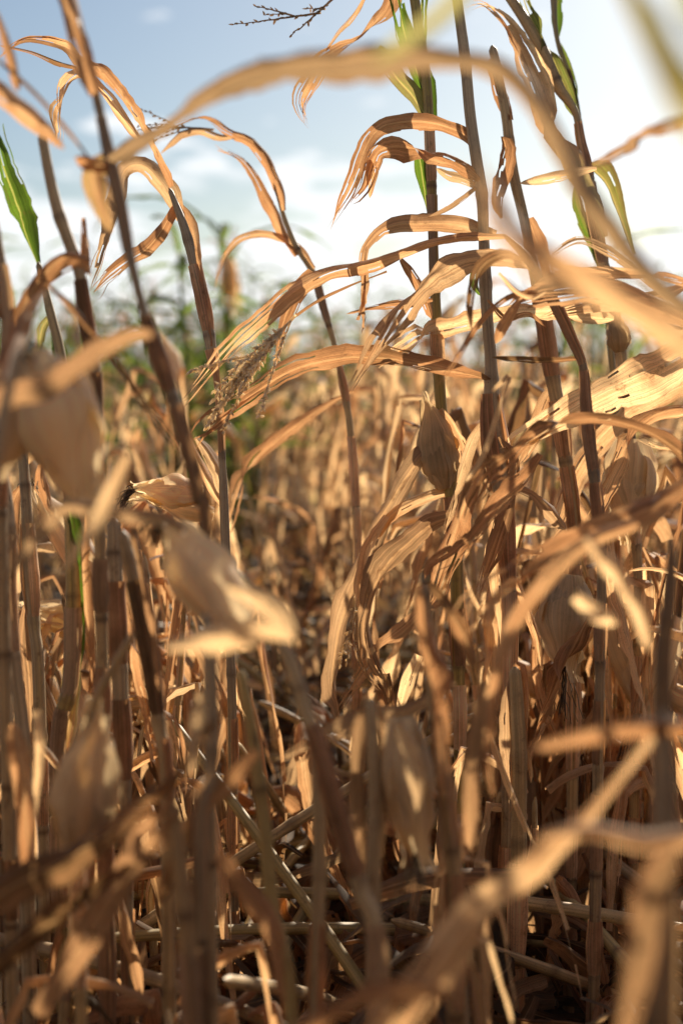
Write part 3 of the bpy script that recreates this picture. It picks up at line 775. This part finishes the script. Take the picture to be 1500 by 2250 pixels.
    plant('corn stem beside the lower left group with an open orange sheath', 1.9,
        [(35,870,22),(45,960,28),(55,1050,26),(62,1180,32),(68,1280,34),(76,1380,30),(86,1500,32)],
        [lf([(60,1330,20),(58,1420,52),(65,1500,52),(70,1620,26)], tone=.45, curl=1.2),
         lf([(60,1050,10),(30,1100,34),(25,1170,36),(40,1240,14)], tone=.55),
         lf([(90,1020,10),(98,1060,34),(110,1110,24),(120,1130,8)], tone=.65),
         lf([(45,960,10),(62,900,34),(70,960,34),(62,1020,14)], tone=.75)], tone=.5, green=.3)
    plant('pale corn stem at the lower left still streaked with bright green', 1.8,
        [(150,1090,26),(158,1200,34),(162,1350,38),(155,1500,38),(130,1650,38)],
        [lf([(120,1720,40),(150,1580,56),(162,1450,60),(168,1330,56),(160,1200,52),(152,1110,40)], green=[.25,.3,.5,1.0,1.1,1.1], tone=.7, curl=1.0, tip=False, tear=.3),
         lf([(190,1130,20),(185,1250,30),(195,1400,30),(205,1500,16)], tone=.45, curl=1.4)], tone=.5, green=.5)
    plant('corn stem at the lower left beside two glowing orange blades', 1.75,
        [(250,1140,34),(255,1300,40),(265,1500,40),(272,1650,34),(276,1760,30)],
        [lf([(262,1160,20),(272,1280,44),(300,1420,52),(335,1560,54),(345,1700,30)], tone=.5, d=1.82, fold=.15),
         lf([(300,1400,20),(330,1500,54),(370,1600,66),(398,1700,52),(400,1750,16)], tone=.55, d=1.85, fold=.1)], tone=.4, sh_tone=.45)
    plant('slanting corn stem crossing in front of the glowing orange blades', 1.55,
        [(268,1165,30),(300,1300,38),(330,1450,38),(350,1600,36),(365,1720,34)],
        [lf([(285,1160,20),(310,1260,34),(345,1400,38),(352,1520,22)], tone=.45, d=1.5, curl=1.3)], tone=.3, sh_tone=.3)
    plant('blurred curved stem holding an upright grey ear at the lower left', 1.36,
        [(295,1390,22),(245,1475,28),(208,1550,26),(185,1700,30),(172,1880,34)], [],
        ears=[dict(b=(172,1880), t=(208,1550), r=54, tone=.8, silk=False)], tone=.5)
    plant('dark blurred plant in the bottom left corner with long blades lying across it', 1.22,
        [(380,1760,40),(395,1900,50),(410,2050,56),(420,2250,56)],
        [lf([(-60,2000,90),(60,1930,104),(160,1880,94),(260,1820,72),(340,1740,52),(430,1640,36),(520,1540,20)], tone=.3, roll=15),
         lf([(80,2230,60),(180,2080,84),(250,1960,94),(330,1850,92),(400,1770,72),(450,1680,30)], tone=.5),
         lf([(480,1880,40),(540,1960,62),(600,2050,62),(625,2200,44)], tone=.45),
         lf([(420,1700,20),(425,1640,40),(435,1560,44),(440,1520,20)], tone=.95, d=1.2),
         lf([(-40,2150,60),(60,2060,80),(180,1990,80),(300,1900,50)], tone=.2, d=1.2),
         lf([(560,1650,30),(480,1760,60),(420,1850,60),(350,1990,40)], tone=.25, d=1.25)], tone=.2, sh_tone=.25)
    plant('thin yellowish blurred stem running down the bottom left of centre', 1.4,
        [(528,1470,30),(556,1620,40),(580,1800,42),(600,2000,44),(640,2200,40)], [], tone=.6, green=.5, sheaths=False)
    plant('upright blurred stem between the yellowish stem and the leaning foreground stem', 1.4,
        [(690,1600,28),(697,1700,40),(702,1900,42),(692,2250,42)], [], tone=.5, sh_tone=.5)
    plant('blurred plant at the bottom right whose long twisted blade rises from the bottom edge', 1.02,
        [(1455,1560,50),(1460,1800,66),(1455,2000,70),(1450,2250,72)],
        [lf([(1460,1590,26),(1390,1675,30),(1310,1770,40),(1230,1850,74),(1150,1930,110),(1060,2010,130),(960,2130,130),(880,2230,120),(800,2340,110)], tone=.62, roll=15, flip=False),
         lf([(1160,1650,20),(1270,1622,50),(1380,1602,62),(1520,1590,64)], tone=.55, d=1.02),
         lf([(1190,1840,30),(1300,1822,54),(1420,1840,82),(1530,1830,84)], tone=.6, d=.9),
         lf([(1350,2300,60),(1400,2100,120),(1430,1950,120),(1480,1850,60)], tone=.3, d=.85),
         lf([(600,2300,60),(760,2200,70),(900,2170,60),(1000,2190,30)], tone=.4, d=.95)], tone=.12, sh_tone=.15)
    plant('very close green corn plant outside the upper right corner, reduced to soft blurred blades', .6,
        [(1640,-100,120),(1650,600,130),(1660,1400,140)],
        [lf([(1345,-80,40,.62),(1400,40,76,.6),(1450,140,96,.58),(1510,240,120,.56),(1600,360,110,.55)], green=.5, tone=1, tear=0),
         lf([(1500,-60,60,.55),(1560,30,110,.55),(1640,140,100,.55)], green=.6, tone=.8, tear=0),
         lf([(1600,220,30,1.2),(1500,265,44,1.2),(1420,300,40,1.3),(1360,335,32,1.45),(1295,368,14,1.6)], tone=.65),
         lf([(1640,900,60,.75),(1560,800,70,.78),(1490,755,84,.8),(1400,690,96,.8),(1300,630,110,.8),(1200,580,112,.8),(1130,520,92,.82),(1085,440,70,.85),(1055,360,24,.88)], tone=.8, wob=8, tear=0, flip=False)], sheaths=False)
    plant('out of frame corn plant above the top edge showing one soft yellow green blade tip', .72,
        [(1060,-220,40),(1700,-150,50),(1760,600,60)],
        [lf([(1050,-60,70),(985,20,66),(900,85,50),(820,135,16)], green=.5, tone=1, tear=0)], sheaths=False)

heroes()
#HERO_END

# ------------------------------------------------------------------ field plants: prototypes, then copies
def proc_leaf(g, p0, az, L, W, rs, elev=60, droop=1.0, tone=.5, green=0.0, n=26, nx=7, kink=None, twist=1.2):
    s = np.linspace(0, 1, n)
    th = R(elev) - (R(elev) + R(80) * droop) * np.clip(s * rs.uniform(1.0, 1.6), 0, 1) ** rs.uniform(.7, 1.3)
    if kink is None and rs.random() < .93: kink = rs.uniform(.04, .40)
    if kink: th = np.where(s > kink, np.minimum(th, R(-rs.uniform(60, 89))) + R(6) * noise1(s, .15, rs), th)
    a = az + rs.uniform(-.8, .8) * s + 0.35 * noise1(s, .3, rs)
    st = L / n
    d = np.stack([np.cos(th) * np.cos(a), np.cos(th) * np.sin(a), np.sin(th)], -1)
    pts = p0 + np.cumsum(d * st, axis=0)
    pts[:, 2] = np.maximum(pts[:, 2], 0.01 + 0.01 * rs.random())
    tw = rs.uniform(-twist, twist) * s * 2 + 0.4 * noise1(s, .25, rs)
    h = np.stack([-np.sin(a), np.cos(a), np.zeros(n)], -1)
    T = norm(np.gradient(pts, axis=0)); N = np.cross(h, T)
    S = h * np.cos(tw)[:, None] + N * np.sin(tw)[:, None]
    hw = W / 2 * np.clip(np.sin(np.pi * np.clip(.18 + .82 * s, 0, 1)) ** .6, .06, 1)
    strip(g, pts, hw, S, rs, tone, green, nx, rs.uniform(.1, .5), rs.uniform(.4, 1.7), .35, .8, n > 20, .12)

def field_proto(seed, H, kind='dry', nl=7, ear=True, tassel=False, lean=0.12, low=False, bent=False):
    """returns list of (name, Geo, material, [sub-parts])"""
    rs = np.random.default_rng(seed)
    n = max(16, int(H / (0.04 if low else 0.012)))
    t = np.linspace(0, 1, n)
    la = rs.uniform(0, 6.28); ln = rs.uniform(.3, 1) * lean
    pts = np.stack([np.cos(la) * ln * H * t ** 1.6 + .01 * noise1(t, .2, rs), np.sin(la) * ln * H * t ** 1.6 + .01 * noise1(t, .2, rs), H * t * (1 - .05 * t) - .03], -1)
    if bent:
        kb = int(n * rs.uniform(.55, .75)); ba = rs.uniform(0, 6.28); de = rs.uniform(-1.2, -.2)
        dv = np.array([np.cos(ba) * np.cos(de), np.sin(ba) * np.cos(de), np.sin(de)])
        m = n - kb; pts[kb:] = pts[kb] + dv * (np.arange(m) * H / n)[:, None]
    rad = rs.uniform(.0070, .0098) * (1 - .55 * t)
    out = []
    g = Geo(); gr = .55 if kind == 'green' else (.3 if rs.random() < .3 else 0)
    s, pos = stalk_geo(g, pts, rad, rs, 6 if low else 8, rs.uniform(.35, .7), gr, 0.15)
    out.append(('stalk', g, M_STALK, []))
    az = rs.uniform(0, 6.28)
    cand = [p for p in pos if p > .08]
    if len(cand) > nl: cand = cand[-nl:]
    for i, p in enumerate(cand):
        az += math.pi + rs.uniform(-.5, .5)
        i0 = min(n - 1, np.searchsorted(s, p)); e = p + rs.uniform(.08, .14)
        i1 = min(n - 1, np.searchsorted(s, e))
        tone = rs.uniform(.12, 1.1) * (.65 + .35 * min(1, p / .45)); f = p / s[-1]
        if kind == 'green': gv = np.clip(.5 + .7 * f + rs.uniform(-.3, .2), 0, 1.1)
        else: gv = 0
        g = Geo()
        if i1 - i0 > 3 and not low:
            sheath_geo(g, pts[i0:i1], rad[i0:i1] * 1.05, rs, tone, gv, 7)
            out.append(('leaf_sheath', g, M_SHEATH, [])); g = Geo()
        if kind == 'green':
            proc_leaf(g, pts[i1], az, rs.uniform(.3, .6), rs.uniform(.018, .034), rs, rs.uniform(68, 88), rs.uniform(.05, .6), tone, gv, 12 if low else 22, 4 if low else 6, kink=0.0, twist=.5)
        else:
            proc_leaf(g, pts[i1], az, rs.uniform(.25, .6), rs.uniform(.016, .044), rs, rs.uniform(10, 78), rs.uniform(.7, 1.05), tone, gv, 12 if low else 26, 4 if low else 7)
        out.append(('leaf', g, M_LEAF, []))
        if kind != 'green' and not low and rs.random() < .75:
            g = Geo()
            proc_leaf(g, pts[min(n - 1, i1 + 2)], rs.uniform(0, 6.28), rs.uniform(.15, .5), rs.uniform(.007, .022), rs, rs.uniform(-20, 80), rs.uniform(.6, 1.05), rs.uniform(.3, 1.0), 0, 22, 4, twist=2.5)
            out.append(('leaf', g, M_LEAF, []))
    if ear and len(cand) > 1:
        p = cand[min(len(cand) - 1, rs.integers(0, len(cand)))] ; i0 = min(n - 1, np.searchsorted(s, p))
        a = rs.uniform(0, 6.28); el = rs.choice([-1.1, -0.6, .4, 1.0])
        d = np.array([math.cos(a) * math.cos(el), math.sin(a) * math.cos(el), math.sin(el)])
        g = Geo(); tip = ear_geo(g, pts[i0], d, rs.uniform(.16, .22), rs.uniform(.016, .024), rs, rs.uniform(.6, 1.0), nl=3 if low else 5)
        sub = []
        if not low:
            g2 = Geo(); silk_geo(g2, tip, d, rs, 8); sub = [('silk', g2, M_SILK)]
        out.append(('ear', g, M_HUSK, sub))
    if tassel:
        g = Geo(); tassel_geo(g, pts[-1], norm(pts[-1] - pts[-4]) + rs.normal(0, .15, 3), rs.uniform(.18, .26), rs, 5, rs.uniform(.1, .7), spike=not low, dens=.012, kk=4)
        out.append(('tassel', g, M_TASSEL, []))
    return out

def realise(parts, name):
    root = empty(name, (0, 0, -50))
    for nm, g, mat, subs in parts:
        o = obj(nm, g, mat); o.parent = root
        for sn, sg, sm in subs:
            so = obj(sn, sg, sm); so.parent = o
    return root

def copy_tree(o):
    c = o.copy(); COL.objects.link(c)
    for ch in o.children:
        cc = ch.copy(); COL.objects.link(cc); cc.parent = c
        for g_ in ch.children:
            c3 = g_.copy(); COL.objects.link(c3); c3.parent = cc
    return c

frs = np.random.default_rng(77)
protos = {}
def pool(key, n, **kw):
    protos[key] = [[None, field_proto(1000 + hash_(key) * 50 + i, frs.uniform(*kw['H']), **{k: v for k, v in kw.items() if k != 'H'})] for i in range(n)]
def hash_(k): return sum(ord(c) for c in k) % 97
pool('stub', 8, H=(.28, .60), nl=6, ear=False)
pool('mid', 12, H=(.62, 1.10), nl=8, ear=True, bent=False)
pool('bent', 5, H=(.95, 1.25), nl=6, ear=True, bent=True)
pool('tall', 5, H=(1.15, 1.45), nl=7, tassel=True, lean=.2)
pool('green', 6, H=(1.15, 1.5), kind='green', nl=7, tassel=True, lean=.12)
pool('near', 10, H=(.50, .82), nl=9, ear=True, lean=.2)
GROUP = {'near': ('low dried corn plant with hanging blades standing fairly close, lower', 'dried corn plants standing close by'),
         'stub': ('short broken dried corn stub among the fallen leaves', 'broken corn stubs in the mid field'),
         'mid': ('blurred dried corn plant of waist height in the dense field', 'dried corn plants in the brown field'),
         'bent': ('blurred dried corn plant with its top snapped over', 'snapped corn plants in the brown field'),
         'tall': ('blurred tall dry corn plant with a tassel above the field', 'tall dry corn plants with tassels'),
         'green': ('blurred tall corn plant still green on top, standing far back', 'green topped corn plants at the back')}
def place(key, x, y, used=None):
    pr = protos[key][frs.integers(0, len(protos[key]))]
    if pr[0] is None:
        pr[0] = realise(pr[1], 'corn_plant'); o = pr[0]
    else: o = copy_tree(pr[0])
    sc = frs.uniform(.9, 1.1)
    o.location = (x, y, 0); o.scale = (sc, sc, sc)
    o.rotation_euler = (frs.normal(0, .05), frs.normal(0, .05) - .03, frs.uniform(0, 6.28))
    px = 750 + x / y * FPX
    side = 'left' if px < 500 else ('middle' if px < 900 else 'right')
    dep = 'nearer' if y < 4.5 else 'farther'
    if key == 'near': tag(o, GROUP[key][0] + ' ' + side, 'corn plant', GROUP[key][1] + ', ' + side)
    elif key == 'stub': tag(o, GROUP[key][0] + ', %s %s' % (dep, side), 'corn plant', GROUP[key][1] + ', %s %s' % (dep, side))
    else: tag(o, GROUP[key][0] + ', %s %s' % (dep, side), 'corn plant', GROUP[key][1] + ', %s %s' % (dep, side))
    return o

def kind_for(px, d):
    r = frs.random()
    if d < 4.6 and 470 < px < 800: return 'stub' if d < 3.1 else ('near' if r < .8 else 'mid')
    if d < 3.4: return 'stub' if r < .35 else 'mid'
    if 200 < px < 580 and 5 < d < 9 and r < .6: return 'green'
    if px < 560 and d > 5: return 'green' if r < .40 else ('tall' if r < .52 else 'mid')
    if px >= 560 and d > 6: return 'green' if r < .20 else ('tall' if r < .40 else 'mid')
    if d < 5: return 'mid' if r < .9 else 'bent'
    return 'mid' if r < .75 else 'bent'

count = 0
cells = []
y = 2.55
for i in range(32):
    px = frs.uniform(-60, 400) if i < 15 else frs.uniform(1000, 1560)
    yy = frs.uniform(1.8, 2.6) if px < 500 else frs.uniform(2.15, 2.7)
    place('near', (px - 750) / FPX * yy, yy)
for i in range(8):
    yy = frs.uniform(5.2, 8.0); px = frs.uniform(320, 560) if i < 5 else (1180, 1300, 1330)[i - 5]
    place('green', (px - 750) / FPX * yy, yy)
for i in range(9):
    yy = frs.uniform(2.2, 2.7); px = (1130, 1180, 1290, 1370, 1460, 30, 150, 260, 1080)[i]
    place('mid', (px - 750) / FPX * yy, yy)
for _ in range(26):
    yy = frs.uniform(1.35, 2.6); x = frs.uniform(-.26, .26) * yy
    px = 750 + x / yy * FPX
    if 480 < px < 1000 and yy < 2.2: continue
    place('stub', x, yy)
while count < 196 and y < 30:
    wdt = 0.24 * y + 0.35
    dy = 0.30
    nx_ = max(1, int(2 * wdt * dy * 12.0))
    for _ in range(nx_):
        x = frs.uniform(-wdt, wdt); yy = y + frs.uniform(0, dy)
        px = 750 + x / yy * FPX
        if yy < 3.6 and frs.random() < .25: continue
        place(kind_for(px, yy), x, yy); count += 1
        if count >= 196: break
    y += dy
Y_END = y
print('field individuals', count, 'to', Y_END)

# beyond the first 300: one mass of corn
def distant():
    rs = np.random.default_rng(5)
    low = {k: [] for k in ('mid', 'tall', 'green')}
    for i in range(5):
        low['mid'].append(field_proto(3000 + i, rs.uniform(.75, 1.02), nl=6, low=True))
        low['tall'].append(field_proto(3100 + i, rs.uniform(1.2, 1.5), nl=7, tassel=True, low=True))
        low['green'].append(field_proto(3200 + i, rs.uniform(1.3, 1.8), kind='green', nl=7, tassel=True, low=True))
    mats = [M_STALK, M_LEAF, M_HUSK, M_TASSEL]
    merged = {}
    for k, l in low.items():
        merged[k] = []
        for parts in l:
            A = [], [], [], [], [], [], []
            off = 0
            for nm, g, mat, subs in parts:
                v, q, uv, to, gr, no = g.arrays()
                A[0].append(v); A[1].append(q + off); A[2].append(uv); A[3].append(to); A[4].append(gr); A[5].append(no)
                A[6].append(np.full(len(q), mats.index(mat))); off += len(v)
            merged[k].append([np.concatenate(a) for a in A])
    V, Q, UV, TO, GR, NO, MI = [], [], [], [], [], [], []
    off = 0; y = Y_END
    while y < 60:
        wdt = .24 * y + .6; dy = .5 if y < 20 else 1.2
        dens = 6.0 if y < 16 else (2.6 if y < 30 else 1.0)
        for _ in range(int(2 * wdt * dy * dens)):
            x = rs.uniform(-wdt, wdt); yy = y + rs.uniform(0, dy); px = 750 + x / yy * FPX
            r = rs.random()
            left = px < 560
            k = ('green' if r < .42 else 'tall' if r < .55 else 'mid') if left else ('green' if r < .20 else 'tall' if r < .42 else 'mid')
            m = merged[k][rs.integers(0, 5)]
            a = rs.uniform(0, 6.28); c_, s_ = math.cos(a), math.sin(a); sc = rs.uniform(.85, 1.1)
            v = m[0] @ (np.array([[c_, -s_, 0], [s_, c_, 0], [0, 0, 1]]).T * sc) + np.array([x, yy, 0])
            V.append(v); Q.append(m[1] + off); UV.append(m[2]); TO.append(np.clip(m[3] + rs.uniform(-.15, .15), 0, 1)); GR.append(m[4]); NO.append(m[5]); MI.append(m[6])
            off += len(v)
        y += dy
    arr = [np.concatenate(a) for a in (V, Q, UV, TO, GR, NO)]
    me = make_mesh('distant_corn', arr, mats[0])
    for mm in mats[1:]: me.materials.append(mm)
    me.polygons.foreach_set('material_index', np.concatenate(MI).astype(np.int32))
    o = bpy.data.objects.new('distant_corn', me); COL.objects.link(o)
    tag(o, 'far mass of blurred brown and green corn reaching the horizon', 'corn field', kind='stuff')
    print('distant verts', off)
distant()

def surround():          # the rows go on beside and behind the camera and shade the foreground
    rs = np.random.default_rng(12)
    mats = [M_STALK, M_LEAF, M_HUSK, M_TASSEL]
    pl = [field_proto(3300 + i, rs.uniform(1.2, 1.75), nl=10, low=True) for i in range(5)]
    V, Q, UV, TO, GR, NO, MI = [], [], [], [], [], [], []; off = 0
    for i in range(420):
        a = rs.uniform(R(180), R(540)); r = rs.uniform(.6, 3.0)
        x, y = r * math.sin(a), r * math.cos(a)
        if (y > 0 and abs(x) < .27 * y + .3) or (abs(x) < .35 and abs(y) < .5): continue
        b = rs.uniform(0, 6.28); M = np.array([[math.cos(b), -math.sin(b), 0], [math.sin(b), math.cos(b), 0], [0, 0, 1]]).T
        for nm, g, mat, subs in pl[rs.integers(0, 5)]:
            if mat not in mats: continue
            v, q, uv, to, gr, no = g.arrays()
            V.append(v @ M + np.array([x, y, 0])); Q.append(q + off); UV.append(uv); TO.append(to); GR.append(gr); NO.append(no)
            MI.append(np.full(len(q), mats.index(mat))); off += len(v)
    me = make_mesh('surrounding_corn', [np.concatenate(a) for a in (V, Q, UV, TO, GR, NO)], mats[0])
    for mm in mats[1:]: me.materials.append(mm)
    me.polygons.foreach_set('material_index', np.concatenate(MI).astype(np.int32))
    o = bpy.data.objects.new('surrounding_corn', me); COL.objects.link(o)
    tag(o, 'dried corn continuing beside and behind the viewpoint', 'corn field', kind='stuff')
surround()

# fallen leaves and chaff on the soil
def litter():
    rs = np.random.default_rng(9); g = Geo()
    for i in range(4200):
        y = 0.9 + 8 * rs.random() ** 1.6; w = .26 * y + .35
        x = rs.uniform(-w, w)
        L = rs.uniform(.08, .45); a = rs.uniform(0, 6.28); n = 9
        z0 = abs(rs.normal(0, .11)) + .01
        s = np.linspace(0, 1, n)
        aa = a + rs.uniform(-1, 1) * s
        pts = np.array([x, y, z0]) + np.stack([np.cumsum(np.cos(aa)) * L / n, np.cumsum(np.sin(aa)) * L / n, rs.uniform(-.1, .12) * s + .02 * np.sin(s * 5 + a)], -1)
        pts[:, 2] = np.maximum(pts[:, 2], .004)
        sd = np.stack([-np.sin(aa), np.cos(aa), rs.uniform(-1.5, 1.5) * np.ones(n)], -1)
        strip(g, pts, np.full(n, rs.uniform(.006, .024)) * np.sin(np.pi * (.12 + .8 * s)) ** .5, sd, rs, rs.uniform(-.1, .5), 0, 4, rs.uniform(0, .4), rs.uniform(.3, 2), .3, 0, False, .15)
    o = obj('leaf_litter', g, M_LEAF)
    tag(o, 'tangled fallen corn leaves covering the dark soil', 'leaf litter', kind='stuff')
litter()

# fallen and leaning broken stalks one can tell apart
def fallen():
    rs = np.random.default_rng(21)
    for i in range(64):
        if i < 26:
            d = rs.uniform(2.1, 4.2); x = (rs.uniform(430, 900) - 750) / FPX * d
        else:
            d = rs.uniform(1.7, 4.5); x = rs.uniform(-.26, .26) * d
        L = rs.uniform(.4, .95); a = rs.normal(0.7, .8) + (math.pi if rs.random() < .5 else 0)
        el = rs.uniform(-.05, .28) if rs.random() < .45 else rs.uniform(.3, 1.0); n = 50; s = np.linspace(0, 1, n)
        z = rs.uniform(.04, .30)
        pts = np.array([x, d, z]) + np.stack([(s - .5) * L * math.cos(a), (s - .5) * L * math.sin(a) , (s - .5) * L * math.sin(el) + .02 * np.sin(s * 3)], -1)
        pts[:, 2] = np.maximum(pts[:, 2], .012)
        org = pts[0].copy(); org[2] = 0
        root = empty('fallen_stalk', org)
        g = Geo(); ss, pos = stalk_geo(g, pts, np.linspace(.0105, .007, n), rs, 8, rs.uniform(.4, .9), rs.choice([0, .5]), .15)
        obj('stalk', g, M_STALK, root, org)
        for p in pos[:4]:
            k = min(n - 1, np.searchsorted(ss, p)); g = Geo()
            proc_leaf(g, pts[k], a + rs.uniform(-.6, .6), rs.uniform(.2, .45), rs.uniform(.02, .05), rs, rs.uniform(-10, 40), .6, rs.uniform(.3, .9))
            obj('leaf', g, M_LEAF, root, org)
        px = 750 + pts[n // 2][0] / pts[n // 2][1] * FPX
        side = 'left' if px < 500 else ('middle' if px < 900 else 'right')
        tilt = 'lying nearly flat' if el < .3 else 'leaning steeply'
        tag(root, 'broken corn stalk %s over the tangled leaf litter at the lower %s' % (tilt, side), 'corn stalk', 'broken corn stalks %s at the lower %s' % (tilt, side))
fallen()

rd = scene.cycles
rd.max_bounces = 6; rd.transmission_bounces = 4; rd.diffuse_bounces = 4; rd.glossy_bounces = 2; rd.transparent_max_bounces = 4
print('objects', len(bpy.data.objects))
